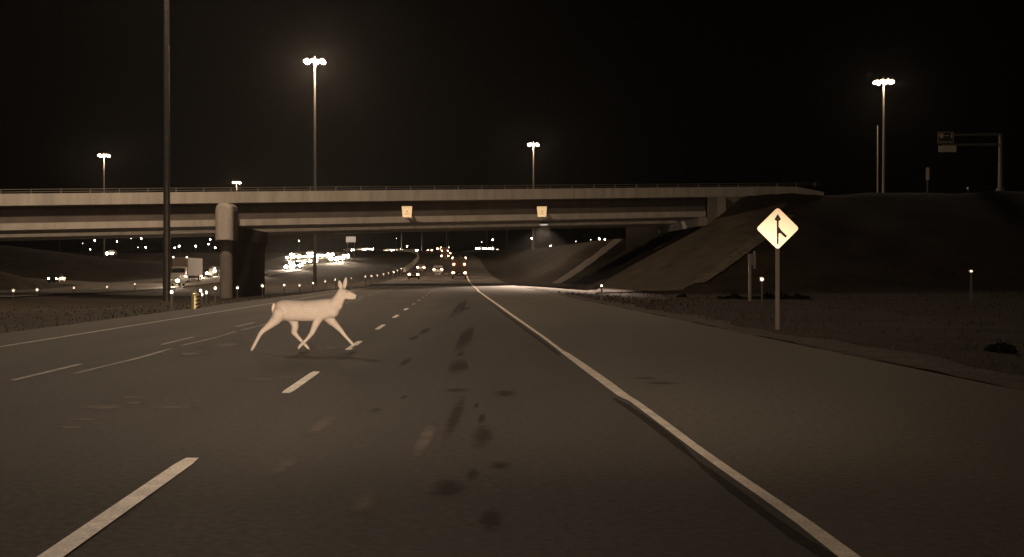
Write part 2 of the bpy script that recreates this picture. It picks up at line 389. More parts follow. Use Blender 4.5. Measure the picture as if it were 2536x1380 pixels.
# ------------------------------------------------------------------ overpass bridge
bridge = tag(empty('overpass_bridge', (0, Yb(0), 0)), 'long concrete highway overpass spanning both carriageways across the whole view', 'bridge')
X0, X1 = -125.0, None
def u_of(X, Y): return X + T * Y
XR = 23.3             # abutment face at near side
def face(y_off0, y_off1, z_off0, z_off1, xa, xb, name, mat, step=6, parent=bridge, jitter=0.0):
    m = MB(); rings = []; k = int(math.ceil((xb - xa) / step))
    for i in range(k + 1):
        X = xa + (xb - xa) * i / k; y = Yb(X); z = pt(X)
        # keep the ring perpendicular enough: shift along the road direction
        r = [(X - T*y_off0, y + y_off0, z + z_off0), (X - T*y_off1, y + y_off1, z + z_off0), (X - T*y_off1, y + y_off1, z + z_off1), (X - T*y_off0, y + y_off0, z + z_off1)]
        rings.append(r)
    m.loft(rings)
    o = m.build(name, mat, None)
    o.parent = parent; o.matrix_parent_inverse = Matrix.Translation(parent.location).inverted()
    return o
def under(o, parent):
    o.parent = parent; o.matrix_parent_inverse = Matrix.Translation(parent.location).inverted(); return o
# parapet panels, 12 m each, with open joints
x = X0
while x < 32:
    xe = min(x + 12, 32); face(0.0, 0.42, -1.15, 0.0, x + 0.012, xe - 0.012, 'parapet', M['concrete'])
    face(12.6, 13.0, -1.15, 0.0, x + 0.012, xe - 0.012, 'parapet', M['concrete'])
    face(22.6, 23.0, -1.15, 0.0, x + 0.012, xe - 0.012, 'parapet', M['concrete'])
    face(BW - 0.42, BW, -1.15, 0.0, x + 0.012, xe - 0.012, 'parapet', M['concrete']); x += 12
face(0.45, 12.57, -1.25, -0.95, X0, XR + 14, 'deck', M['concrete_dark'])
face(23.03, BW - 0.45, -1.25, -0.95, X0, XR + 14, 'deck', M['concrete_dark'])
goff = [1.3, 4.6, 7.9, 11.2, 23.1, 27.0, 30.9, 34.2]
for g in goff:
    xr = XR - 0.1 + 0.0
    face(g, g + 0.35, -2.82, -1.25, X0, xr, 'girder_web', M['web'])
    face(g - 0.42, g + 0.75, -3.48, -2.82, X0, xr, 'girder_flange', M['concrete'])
# railing on the near parapet
for zz in (0.18, 0.42): face(0.16, 0.22, zz - 0.03, zz + 0.03, X0, 38, 'rail', M['steel_dark'])
pm = MB().box(-.05, .05, -.05, .05, 0, .46).mesh('rail_post', M['steel_dark'])
X = -62.0
while X < 38:
    o = bpy.data.objects.new('rail_post', pm); COL.objects.link(o); o.location = (X, Yb(X) + .19, pt(X)); under(o, bridge); X += 2.55
for zz in (0.30,): face(BW - .22, BW - .16, zz - 0.04, zz + 0.04, X0, 38, 'rail', M['steel_dark'])
tp_ = MB(); tp_.loft([[(X, Yb(X)+o, pt(X)-1.15), (X, Yb(X)+o+.42, pt(X)-1.15), (X, Yb(X)+o+.42, pt(X)+h_), (X, Yb(X)+o, pt(X)+h_)] for X, h_, o in ((32.02, 0, 0), (35, -.05, 0), (38.6, -.75, 0))])
_o = tp_.build('parapet', M['concrete']); _o.parent = bridge; _o.matrix_parent_inverse = Matrix.Translation(bridge.location).inverted()
# abutment: wall, seat, wing walls
def slab(x0, y0, x1, y1, th, zb0, zb1, zt0, zt1, name, mat):
    d = Vector((x1-x0, y1-y0)).normalized(); nn = Vector((-d.y, d.x)) * th; m = MB()
    m.loft([[(x0,y0,zb0),(x0+nn.x,y0+nn.y,zb0),(x0+nn.x,y0+nn.y,zt0),(x0,y0,zt0)], [(x1,y1,zb1),(x1+nn.x,y1+nn.y,zb1),(x1+nn.x,y1+nn.y,zt1),(x1,y1,zt1)]])
    return under(m.build(name, mat), bridge)
ya = Yb(XR)
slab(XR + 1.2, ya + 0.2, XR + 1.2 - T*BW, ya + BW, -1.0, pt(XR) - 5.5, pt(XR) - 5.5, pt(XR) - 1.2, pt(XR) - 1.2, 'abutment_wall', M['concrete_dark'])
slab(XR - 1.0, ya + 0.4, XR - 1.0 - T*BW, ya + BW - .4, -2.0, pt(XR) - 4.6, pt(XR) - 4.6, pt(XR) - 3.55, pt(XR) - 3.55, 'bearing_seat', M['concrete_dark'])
# wing wall, facing the traffic, cut along the slope
wm = MB(); A = XR + 0.0; B = XR + 8.5
def wz(X, o): return pt(X) + o
wm.loft([[(A, Yb(A)-.12, wz(A,-5.4)), (A, Yb(A)-.12, wz(A,-1.15)), (B, Yb(B)-.12, wz(B,-1.15)), (B, Yb(B)-.12, wz(B,-4.0))],
         [(A, Yb(A)+.5, wz(A,-5.4)), (A, Yb(A)+.5, wz(A,-1.15)), (B, Yb(B)+.5, wz(B,-1.15)), (B, Yb(B)+.5, wz(B,-4.0))]])
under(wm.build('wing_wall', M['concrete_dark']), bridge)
wm = MB()
Af = 17.6; yf = ya + BW - .5
wm.loft([[(Af-1.2, yf-.3, 3.4),(Af-1.2, yf-.3, pt(XR)-3.3),(Af+4, yf-.3, pt(XR)-1.2),(Af+4, yf-.3, 3.4)],[(Af-.2, yf+.4, 3.4),(Af-.2, yf+.4, pt(XR)-3.3),(Af+4, yf+.4, pt(XR)-1.2),(Af+4, yf+.4, 3.4)]])
under(wm.build('wing_wall', M['concrete_dark']), bridge)
# worn gravel side slope and drainage chute right of the bridge end
def hit(px, py):
    Y = 60.0
    while Y < 300:
        q = P(px, py, Y)
        if q.z <= ground(q.x, Y): return q
        Y += 0.35
    return q
def pgrid(name, mat, left, right, nc, lift, parent=None):
    def dense(p):
        o = []
        for (a, b), (c, d) in zip(p, p[1:]): o += [(a + (c-a)*k/5, b + (d-b)*k/5) for k in range(5)]
        return o + [p[-1]]
    left = dense(left); right = dense(right); m = MB()
    for (a, b), (c, d) in zip(left, right):
        for i in range(nc + 1):
            t = i / nc; q = hit(a + (c-a)*t, b + (d-b)*t); m.v.append((q.x, q.y, ground(q.x, q.y) + lift))
    k = nc + 1
    for j in range(len(left)-1):
        for i in range(nc): a = j*k+i; m.f.append((a, a+1, a+k+1, a+k))
    return m.build(name, mat, parent)
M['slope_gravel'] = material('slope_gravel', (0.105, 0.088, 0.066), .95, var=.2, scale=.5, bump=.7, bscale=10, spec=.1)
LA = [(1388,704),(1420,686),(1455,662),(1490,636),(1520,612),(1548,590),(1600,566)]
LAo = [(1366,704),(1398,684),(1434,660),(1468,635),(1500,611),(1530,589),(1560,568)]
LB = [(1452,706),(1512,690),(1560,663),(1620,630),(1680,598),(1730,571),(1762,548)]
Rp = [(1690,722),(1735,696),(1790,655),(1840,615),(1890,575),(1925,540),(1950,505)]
M['slope_shade'] = material('painted_slope_shade', (0.018, 0.015, 0.012), 1.0, var=.3, scale=1.5, bump=.8, bscale=8, spec=0.0)  # near-black colour paints the overpass shade onto the slope under it
tag(pgrid('slope_paving', M['slope_shade'], LA, LB, 10, .08), kind='structure')
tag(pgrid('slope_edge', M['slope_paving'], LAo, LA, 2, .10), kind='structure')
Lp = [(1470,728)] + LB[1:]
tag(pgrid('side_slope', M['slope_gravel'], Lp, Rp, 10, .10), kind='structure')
Lc = [(1715,704),(1760,673),(1810,635),(1855,603),(1905,566),(1940,535)]
Rc = [(1745,706),(1793,675),(1843,637),(1888,605),(1935,568),(1968,537)]
tag(pgrid('drainage_chute', material('chute_stone', (0.14, 0.12, 0.09), .95, var=.3, scale=1.5, bump=.6, bscale=6, spec=.1), Lc, Rc, 3, .16), kind='structure')
# pier between the carriageways
PX, PY = -28.9, 142.0
gz = ground(PX, PY) - .3
ct = pt(PX) - 1.25
def pier_ring(y, w0, zb, dome, pointy):
    r = []; X = PX - T*(y - PY)
    hw = w0/2
    r += [(X - hw, y, zb), (X + hw, y, zb)]
    for k in range(0, 9):
        t = math.pi*k/8; r.append((X + hw*math.cos(t), y, dome - 0.9 + 0.9*math.sin(t)**0.7 if True else 0))
    return r
pr = MB(); rings = []
for q, sc_ in ((PY - .55, .55), (PY - .4, .8), (PY - .15, .95), (PY + .2, 1.0), (PY + 3.0, 1.0)):
    rings.append(pier_ring(q, 1.85 * sc_, ct - 3.85 + (1 - sc_) * .2, ct + .05 - (1 - sc_) * .8, 0))
pr.loft(rings)
under(pr.build('pier_cap_nose', M['concrete'], smooth_=False, bevel=.03), bridge)
pr = MB(); pr.loft([[(PX - T*(y-PY) - .9, y, pt(PX)-3.5-1.5), (PX - T*(y-PY) + .9, y, pt(PX)-3.5-1.5), (PX - T*(y-PY) + .9, y, pt(PX)-3.53), (PX - T*(y-PY) - .9, y, pt(PX)-3.53)] for y in (PY + 3.02, PY + 26)])
under(pr.build('pier_cap', M['concrete_dark']), bridge)
pr = MB(); rings = []
out = []
for k in range(9): t = math.pi + math.pi*k/8; out.append((0.66*math.cos(t), PY + 1.2 + 0.66*math.sin(t)))
for k in range(9): t = math.pi*k/8; out.append((0.66*math.cos(t), PY + 25 + 0.66*math.sin(t)))
for z in (gz, ct - 3.8): rings.append([(PX - T*(y-PY) + dx, y, z) for dx, y in out])
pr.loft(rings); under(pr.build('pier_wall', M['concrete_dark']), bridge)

# clearance signs bolted on the girder
def clearance(px, py, label):
    q = P(px, py, 1); k = 157.8 / (1 - 0.445 * q.x); c = P(px, py, k - 0.9 * (1))
    e = tag(empty('clearance_sign', c), label, 'sign', 'clearance signs on the overpass girder')
    a = MB(); a.loft([[(-.56,y,.56),(.56,y,.56),(.47,y,-.62),(-.47,y,-.62)] for y in (0, .05)])
    p = a.build('sign_panel', M['panel'], e)
    v = Vector((0, 0, 0.7)) - c
    b = MB(); b.v = [(-.14,-.012,.06),(.14,-.012,.06),(0.02,-.012,-.12)]; b.f = [(0,1,2)]; b.build('printed_mark', M['panel_mark'], p, keep=True)
    b = MB().box(-.28,.28,-.012,-.008,-.30,-.24); b.build('printed_mark', M['panel_mark'], p)
    b = MB().box(-.5,.5,-.012,-.008,.44,.455); b.build('printed_mark', M['panel_mark'], p)
    b = MB()
    for s in (-.3, .3): b.box(s-.04, s+.04, .052, 1.55, -.1, .1)
    b.build('bracket', M['steel_dark'], e)
    # aimed between the lamps and the eye of oncoming traffic
    d = (Vector((0, 0, 1.0)) - c).normalized()
    e.rotation_euler = (0, 0, math.atan2(d.x, -d.y) if False else math.atan2(-d.x, d.y) + math.pi)
    p.rotation_euler.x = -math.asin(d.z)
    return e
clearance(1008, 524, 'left of two small pale clearance signs on the overpass girder')
clearance(1342, 524, 'right of two small pale clearance signs on the overpass girder, above the under-bridge lamp')
# lamp under the bridge
c = P(1347, 556, 163.0)
ul = tag(empty('underbridge_lamp', c), 'flat oval lamp hanging under the overpass girder over the right shoulder', 'lamp')
MB().ball((0,0,.12), .5, 12, 6, (1,1,.35)).build('housing', M['steel_dark'], ul)
MB().ball((0,0,-.02), .48, 12, 6, (1,1,.22)).build('lens', glow('underbridge_lens', (1,.9,.78), 0.55), ul, smooth_=True)
MB().box(-.05,.05,-.05,.05,.2,.75).build('hanger', M['steel_dark'], ul)
l = bpy.data.lights.new('underbridge_light', 'SPOT'); lo = bpy.data.objects.new('underbridge_light', l); COL.objects.link(lo)
lo.location = c + Vector((0, -0.8, -0.2)); lo.rotation_euler = (Vector((3.0, 151.0, 0)) - lo.location).to_track_quat('-Z', 'Y').to_euler(); l.energy = 5200*4*math.pi; l.spot_size = R(54); l.spot_blend = .35; l.color = (1, .74, .56); l.shadow_soft_size = .3

# ------------------------------------------------------------------ high masts
def mast(px, Y, head_py, label, I, n=6, base_z=None, X=None, zt=None, rad=1.45, pole=(.30, .13), lens_gain=1.0, lens=0.33, name='high_mast_lamp'):
    X = (px - 1268) / F * Y if X is None else X
    zt = EYE + (HOR - head_py) / F * Y if zt is None else zt
    bz = ground(X, Y) - .1 if base_z is None else base_z
    e = tag(empty(name, (X, Y, bz)), label, 'light mast', 'high mast lights of the interchange')
    H = zt - bz
    a = MB(); a.tube((0,0,0), (0,0,H*.5), pole[0], (pole[0]+pole[1])/2, 14); a.tube((0,0,H*.5), (0,0,H+.8), (pole[0]+pole[1])/2, pole[1], 14)
    a.build('pole', M['steel'], e, smooth_=False)
    MB().tube((0,0,-.1),(0,0,.35), pole[0]*1.9, pole[0]*1.7, 14).build('base', M['concrete_dark'], e)
    a = MB(); k = 20
    for i in range(k):
        t0 = 2*math.pi*i/k; t1 = 2*math.pi*(i+1)/k; a.tube((rad*.55*math.cos(t0), rad*.55*math.sin(t0), H+.2),(rad*.55*math.cos(t1), rad*.55*math.sin(t1), H+.2), .06, .06, 5, False)
    for i in range(n):
        t = 2*math.pi*(i+.5)/n; a.tube((0,0,H+.2),(rad*math.cos(t)*.8, rad*math.sin(t)*.8, H+.2), .05, .05, 5)
    a.build('ring', M['steel_dark'], e)
    rads = I / (n * math.pi * lens * lens) * lens_gain
    lm = glow('mast_lens_' + str(int(rads)), (1.0, .735, .505), rads)
    hm = MB().ball((0,0,.18), .34, 10, 5, (1,1,.8)).mesh('housing', M['steel_dark'], True)
    em = MB().ball((0,0,0), lens, 8, 4, (1,1,.75)).mesh('lens', lm, True)
    for i in range(n):
        t = 2*math.pi*(i+.5)/n
        o = bpy.data.objects.new('luminaire', hm); COL.objects.link(o); o.parent = e; o.location = (rad*math.cos(t), rad*math.sin(t), H)
        q = bpy.data.objects.new('lens', em); COL.objects.link(q); q.parent = o; q.location = (0, 0, -.08)
    return e
mast(413, 112, None, 'tall dark mast pole rising out of frame in front of the overpass', 5200, zt=35.0, base_z=-1.2, pole=(.30,.14))
mast(None, 50, None, 'unseen light mast added on the median to light the near road', 1900, X=-22.5, zt=31.0, base_z=-.8)  # added mast out of view, put in to fill the near road with light
mast(780, 225, 152, 'brightest lit light mast, standing behind the overpass left of centre', 8500, n=6)
mast(2188, 246, 203, 'lit light mast with a crown shaped head behind the right embankment', 1500, n=8, base_z=9.5)
mast(1321, 370, 358, 'slim lit light mast behind the overpass right of centre', 2500, n=4)
mast(258, 402, 385, 'lit light mast behind the overpass at far left', 2500, n=4)
mast(586, 528, 452, 'low far light mast just above the overpass deck, right of the dark mast', 2500, n=4)
# unlit companion pole
p = tag(empty('bare_pole', ((2173-1268)/F*250, 250, 9.5)), 'thin unlit pole just left of the crown headed light mast', 'pole')
MB().tube((0,0,0),(0,0,18),.16,.09,8).build('pole', M['steel_dark'], p); MB().tube((0,0,-.3),(0,0,.3),.35,.3,8).build('base', M['concrete_dark'], p)

# ------------------------------------------------------------------ merge sign
c = P(1926, 566, 37.0); gz = EYE + (HOR - 812)/F*37.0
ms = tag(empty('merge_sign', (c.x, 37.0, gz)), 'yellow diamond merge warning sign on a single post on the right verge', 'sign')
MB().box(-.052,.052,.03,.13,-.2,c.z-gz+.35).build('post', M['wood'], ms, bevel=.01)
s = 0.785/2; m = MB(); ring = []
for k in range(4):
    cx, cz = [(s,s),(-s,s),(-s,-s),(s,-s)][k]; cr = .075
    ccx = cx - math.copysign(cr, cx); ccz = cz - math.copysign(cr, cz)
    for j in range(6):
        t = math.pi/2*k + math.pi/2*j/5; ring.append((ccx + cr*math.cos(t), ccz + cr*math.sin(t)))
ca = math.cos(math.pi/4)
ring = [((x-z)*ca, (x+z)*ca) for x, z in ring]
h = c.z - gz
m.loft([[(x, 0.0, z + h) for x, z in ring], [(x, .02, z + h) for x, z in ring]])
pl = m.build('sign_panel', M['sign'], ms)
def flat(name, poly, y, mat, parent):
    m = MB(); m.loft([[(x, y, z) for x, z in poly], [(x, y + .004, z) for x, z in poly]]); return m.build(name, mat, parent)
o = (0.0, h)
flat('arrow_shaft', [(-.022,h-.41),(.022,h-.41),(.026,h+.22),(-.026,h+.22)], -.006, M['sign_black'], pl)
flat('arrow_head', [(-.085,h+.24),(-.045,h+.20),(.045,h+.20),(.085,h+.24),(.0,h+.38)], -.006, M['sign_black'], pl)
flat('merging_branch', [(.0,h+.06),(.03,h+.04),(.10,h-.06),(.245,h-.20),(.20,h-.245),(.06,h-.12),(.0,h-.15)], -.0055, M['sign_black'], pl)
bm_ = MB()
for z in (.25, -.25): bm_.tube((0,-.012,h+z),(0,.0,h+z),.016,.016,8)
bm_.build('bolt', M['steel'], pl)
ms.rotation_euler.z = R(-6)

# ------------------------------------------------------------------ delineator posts
ORD = ['first','second','third','fourth','fifth','sixth','seventh','eighth','ninth','tenth','eleventh','twelfth','thirteenth','fourteenth','fifteenth','sixteenth','seventeenth','eighteenth','nineteenth','twentieth']
_dp = {}
def delineator(px, Y, z_head, gz, label, group, w=.06, head=(.055,.075), X=None):
    X = (px - 1268)/F*Y if X is None else X
    e = tag(empty('delineator_post', (X, Y, gz)), label, 'reflector post', group)
    H = z_head - gz
    MB().box(-w/2, w/2, -.012, .012, -.15, H + head[1]).build('post', M['post'], e, bevel=.004)
    hw, hh = head; a = MB(); rings = []
    for r_, y_ in ((1, .0), (.92, -.02), (.5, -.028)):
        rings.append([(hw*r_*math.cos(2*math.pi*k/14), y_ - .013, H + hh*r_*math.sin(2*math.pi*k/14)) for k in range(14)])
    o = a.loft(rings).build('reflector', M['retro'], e, smooth_=False)
    e.rotation_euler.z = -math.atan2(X, Y)
    return e
G1 = 'reflector posts along the left shoulder'
L1 = [(425,51,.69,-.25,'nearest reflector post on the left shoulder, standing left of the striped drum'),(497,60,.63,-.3,None),(500,61,.46,-.3,None),(511,63,.51,-.3,None),(533,64,.69,-.3,None),(588,71,.64,-.3,None),(650,80,.66,-.3,None),(704,90,.63,-.2,None),(742,98.6,.53,-.2,None),(775,108,.61,-.2,None),(805,118,.71,-.1,None),(830,127,.8,-.1,None),(870,147,.89,-.1,None)]
i = 0
for px, Y, zh, gz, lb in L1:
    if lb is None: lb = ORD[i] + ' reflector post beyond the striped drum on the left shoulder'; i += 1
    big = Y < 75
    delineator(px, Y, zh, gz, lb, G1, w=.10 if px == 425 else .06, head=(.085,.105) if big else (.105,.125))
for px, Y in ((905,170),(920,182),(935,196),(950,211),(962,227),(974,245),(984,262),(994,281)):
    delineator(px, Y, zr(Y)+.92, zr(Y)-.15, ORD[i] + ' reflector post beyond the striped drum on the left shoulder', G1, head=(.15,.17)); i += 1
G2 = 'reflector posts along the opposing carriageway'
for k, (px, Y, zh) in enumerate([(33,130,-.21),(92,138,-.23),(183,151,-.16),(265,165.5,-.21),(334,180,.03)]):
    delineator(px, Y, zh, -.95, ORD[k] + ' reflector post from the left edge of the photo, beside the opposing carriageway', G2, head=(.19,.2) if k != 2 else (.14,.16))
G3 = 'reflector posts on the right roadside'
delineator(1490, 76, EYE + (HOR-708)/F*76, -.1, 'thin reflector post at the right pavement edge before the overpass', G3, w=.09, head=(.09,.09))
delineator(1887, 95, EYE + (HOR-692)/F*95, ground((1887-1268)/F*95, 95)-.05, 'short reflector post between the sign seen from behind and the merge sign', G3, w=.10, head=(.17,.18))
delineator(2405, 95, EYE + (HOR-672)/F*95, ground((2405-1268)/F*95, 95)-.05, 'lone reflector post on the dark grass at far right', G3, w=.16, head=(.17,.14))

# striped drum
d0 = P(484, 765, 54.0)
dr = tag(empty('traffic_drum', (d0.x, 54.0, ground(d0.x, 54.0))), 'small yellow and dark striped warning drum on the left shoulder edge', 'traffic drum')
a = MB(); prof = [(.19,0),(.19,.06),(.165,.08),(.16,.24),(.155,.42),(.15,.60),(.12,.68),(.05,.70)]
a.loft([[(r*math.cos(2*math.pi*k/18), r*math.sin(2*math.pi*k/18), z) for k in range(18)] for r, z in prof]); a.build('body', M['retro_y'], dr, smooth_=False)
for k in range(4):
    a = MB(); z = .10 + .14*k; a.loft([[((.168-.00*j)*math.cos(t), (.168)*math.sin(t), z + .055*(t+1.6)/1.6*1.0 + dz) for dz in (0, .05)] for j, t in enumerate([-1.5 + .16*q for q in range(11)])], closed=False, caps=False)
    a.build('stripe', M['sign_black'], dr, keep=True)
MB().tube((0,0,.69),(0,0,.78),.03,.03,8).build('handle', M['retro_y'], dr)
dr.rotation_euler.z = .1

# sign seen from behind
b0 = P(1857, 727, 96.0)
bs_ = 1; bs = tag(empty('road_sign', (b0.x, 96.0, ground(b0.x, 96.0)-.1)), 'grey sign seen edge on atop two thin posts, left of the merge sign', 'sign')
MB().box(-.09,.09,-.05,.05,0,3.3).build('post', M['steel'], bs); MB().box(.28,.38,-.05,.05,2.3,3.5).build('post', M['steel'], bs)
MB().box(-.12,.44,.07,.11,2.5,3.3).build('sign_panel', M['steel_dark'], bs)

# ------------------------------------------------------------------ cantilever sign on the overpass road
Z = 205.0
c0 = P(2478, 474, Z)
cs = tag(empty('overhead_sign', (c0.x, Z, c0.z - 1.2)), 'cantilever highway sign with dark panel and pale lower plate on the overpass road', 'overhead sign')
def rel(px, py): q = P(px, py, Z); return q.x - c0.x, q.z - (c0.z - 1.2)
top = rel(2474, 331)[1]
MB().tube((0,0,0),(0,0,top),.42,.26,12).build('post', M['steel_dark'], cs)
MB().tube((0,0,0),(0,0,1.6),.7,.65,12).build('base', M['concrete_dark'], cs)
for y0, y1 in ((334, 333), (359, 358)):
    a = rel(2335, y0); b = rel(2474, y1); MB().tube((a[0], .35, a[1]), (b[0], 0, b[1]), .13, .19, 8).build('arm', M['steel_dark'], cs)
a = rel(2322, 327); b = rel(2362, 357); MB().box(a[0], b[0], -.05, .05, b[1], a[1]).build('sign_panel', M['green'], cs)
pl = None
def bit(name, x0, y0, x1, y1, mat, y=-.07):
    a = rel(x0, y0); b = rel(x1, y1); return MB().box(a[0], b[0], y, y + .015, b[1], a[1]).build(name, mat, cs)
bit('panel_border', 2322.4, 327.2, 2361.6, 328.2, M['white']); bit('panel_border', 2322.4, 328.3, 2323.2, 356.5, M['white']); bit('panel_border', 2360.8, 328.3, 2361.6, 356.5, M['white'])
a = rel(2331, 337); m = MB(); sh = [(-.30,.33),(.30,.33),(.33,.05),(.22,-.22),(0,-.42),(-.22,-.22),(-.33,.05)]
m.loft([[(a[0]+x, y, a[1]+z) for x, z in sh] for y in (-.07, -.055)]); m.build('route_shield', M['white'], cs)
bit('arrow_mark', 2338.5, 335.6, 2350, 337.6, M['white']); bit('arrow_mark', 2354.5, 330.5, 2358, 343, M['white'])
for xa, xb in ((2326, 2347), (2349, 2359)): bit('text_row', xa, 350, xb, 355, material('dull_lettering', (.25,.22,.18), .6))
a = rel(2324, 361); b = rel(2368, 377); MB().box(a[0], b[0], -.05, .05, b[1], a[1]).build('lower_plate', M['white'], cs, bevel=.02)
cs.rotation_euler.z = 0
# small post signs on the overpass road
q = P(2297, 474, 200.0)
e = tag(empty('marker_sign', (q.x, 200, q.z - .8)), 'narrow pale marker sign on a dark post on the embankment crest', 'sign')
MB().box(-.07,.07,.0,.1,0,2.6).build('post', M['steel_dark'], e); m = MB(); ring = [(-.24,1.9),(.24,1.9),(.24,3.4),(.17,3.62),(0,3.7),(-.17,3.62),(-.24,3.4)]
m.loft([[(x,y,z+.5) for x,z in ring] for y in (-.04,-.01)]); m.build('sign_panel', M['white'], e)
q = P(2397, 472, 200.0); delineator(2397, 200, EYE+(HOR-466)/F*200, q.z-.5, 'tiny reflector post on the crest left of the cantilever sign post', G3, head=(.12,.2))

# distant white sign
q = P(869, 593, 450)
e = tag(empty('distant_sign', (q.x, 450, ground(q.x, 450))), 'distant pale rectangular sign board seen under the overpass', 'sign')
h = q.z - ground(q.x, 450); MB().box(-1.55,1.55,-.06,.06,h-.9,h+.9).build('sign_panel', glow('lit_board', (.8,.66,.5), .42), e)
for s in (-1.1, 1.1): MB().box(s-.1,s+.1,.07,.25,0,h+.7).build('post', M['steel_dark'], e)

# concrete barrier beyond the bridge along the left edge
m = MB(); rings = []
for Y in list(range(296, 381, 12)) + list(range(388, 600, 8)):
    u = -11.0; z = zr(Y) - .1; w2 = .18; X = WX(u, Y)
    rings.append([(X-.32,Y,z),(X+.32,Y,z),(X+.16,Y,z+.95),(X-.16,Y,z+.95)])
m.loft(rings); tag(m.build('concrete_barrier', M['concrete']), 'pale barrier curving away up the hill at the left of the road', 'barrier')

# ------------------------------------------------------------------ vehicles
def body_rings(L, W, secs):
    """secs: (y, zb, zbelt, ztop, wtop_factor)"""
    out = []
    for y, zb, zm, zt, wf in secs:
        h = W/2; ht = h*wf
        out.append([(-h*.9,y,zb),(h*.9,y,zb),(h,y,zb+.15),(h,y,zm-.08),(h*.96,y,zm),(ht,y,zt-.06),(ht*.85,y,zt),(-ht*.85,y,zt),(-ht,y,zt-.06),(-h*.96,y,zm),(-h,y,zm-.08),(-h,y,zb+.15)])
    return out
def vehicle(kind, paint, X, Y, z, away=True, label='', beams=0.0, group='vehicles on the highway', lamp_r=.11, gain=1.0, tail_r=.16):
    """local +Y is the vehicle's front; away=True drives away from the camera"""
    e = tag(empty(kind, (X, Y, z), (math.atan(T) if away else math.atan(T) + math.pi)), label, {'box_truck':'truck','semi_truck':'truck','van':'van','pickup_truck':'pickup truck','suv':'car'}.get(kind,'car'), group)
    if kind in ('sedan',): L, W, H = 4.6, 1.82, 1.45; secs = [(-2.3,.45,.8,.82,.85),(-2.2,.3,.95,1.0,.86),(-1.5,.25,.98,1.05,.84),(-.9,.22,.98,1.42,.74),(.3,.22,.98,1.45,.74),(1.1,.22,.98,1.04,.8),(2.1,.25,.8,.84,.85),(2.3,.35,.65,.68,.85)]; lz, hz = .78, .66
    elif kind in ('suv','van'): L, W, H = 4.8, 1.95, 1.8; secs = [(-2.4,.45,1.0,1.5,.84),(-2.3,.35,1.05,1.72,.82),(-1.0,.3,1.05,1.82,.8),(.5,.3,1.05,1.8,.8),(1.3,.3,1.05,1.12,.86),(2.2,.35,.95,1.0,.88),(2.4,.45,.75,.8,.88)]; lz, hz = 1.0, .8
    elif kind == 'pickup_truck': L, W, H = 5.6, 2.0, 1.9; secs = [(-2.8,.55,1.05,1.1,.95),(-.9,.45,1.1,1.12,.95),(-.85,.4,1.1,1.85,.8),(.5,.4,1.1,1.88,.8),(1.2,.4,1.1,1.2,.9),(2.6,.45,1.05,1.1,.9),(2.8,.55,.85,.9,.9)]; lz, hz = 1.0, .92
    else:
        L, W, H = (8.0, 2.4, 3.4) if kind == 'box_truck' else (16.0, 2.55, 4.1)
        secs = [(L/2-2.4,.55,1.3,2.5,.95),(L/2-1.2,.5,1.3,2.6,.92),(L/2-.8,.5,1.3,1.6,.95),(L/2,.55,1.2,1.3,.95)]; lz, hz = .95, .95
    big = kind in ('box_truck','semi_truck')
    mb_ = MB(); mb_.loft(body_rings(L, W, secs)); mb_.build('body' if not big else 'cab', M[paint], e, smooth_=False, bevel=.03)
    if big:
        MB().box(-W/2,W/2,-L/2,L/2-2.5,1.05,H).build('cargo_box', M['cargo_brown'], e, bevel=.04)
        MB().box(-.45,.45,-L/2+.2,L/2-1,.6,1.04).build('chassis', M['tyre'], e)
        MB().box(-W/2+.2,W/2-.2,L/2-.78,L/2-.74,1.5,2.3).build('windscreen', M['glass'], e)
        wy = [L/2-1.1, -L/2+1.3] + ([-L/2+2.6, L/2-4.6] if kind == 'semi_truck' else []); wr = .48
    else:
        i0 = [s for s in secs if s[3]-s[2] > .3]
        ra = i0[0]; rb = i0[-1]; ww = W/2*ra[4]
        rear_y = ra[0]; MB().quad((-ww*.85,rear_y-.06 if kind!='sedan' else rear_y-.12,ra[2]+.08),(ww*.85,rear_y-.06 if kind!='sedan' else rear_y-.12,ra[2]+.08),(ww*.8,rear_y-.02,ra[3]-.1),(-ww*.8,rear_y-.02,ra[3]-.1)).build('rear_window', M['glass'], e, keep=True)
        MB().quad((-ww*.85,rb[0]+.45,rb[2]+.12),(ww*.85,rb[0]+.45,rb[2]+.12),(ww*.8,rb[0]+.06,rb[3]-.08),(-ww*.8,rb[0]+.06,rb[3]-.08)).build('windscreen', M['glass'], e, keep=True)
        wy = [L/2-.85, -L/2+.85]; wr = .34
    tm = MB().tube((-.11,0,0),(.11,0,0),wr,wr,16).mesh('tyre', M['tyre']); rm = MB().tube((-.115,0,0),(.115,0,0),wr*.6,wr*.6,10).mesh('rim', M['rim'])
    for yy_ in wy:
        for s in (-1, 1):
            o = bpy.data.objects.new('wheel', tm); COL.objects.link(o); o.parent = e; o.location = (s*(W/2-.14), yy_, wr)
            q = bpy.data.objects.new('rim', rm); COL.objects.link(q); q.parent = o
    for s in (-1, 1):
        MB().ball((s*(W/2-.24), -L/2-.03, lz), tail_r, 8, 4, (1.2,.25,.8)).build('tail_light', M['taillamp'], e)
        MB().ball((s*(W/2-.28), L/2+.0, hz), lamp_r, 8, 4, (1,.4,.8)).build('headlight', M['headlamp'], e)
    MB().box(-.22,.22,-L/2-.06,-L/2-.03,lz-.25,lz-.1).build('licence_plate', M['plate'], e)
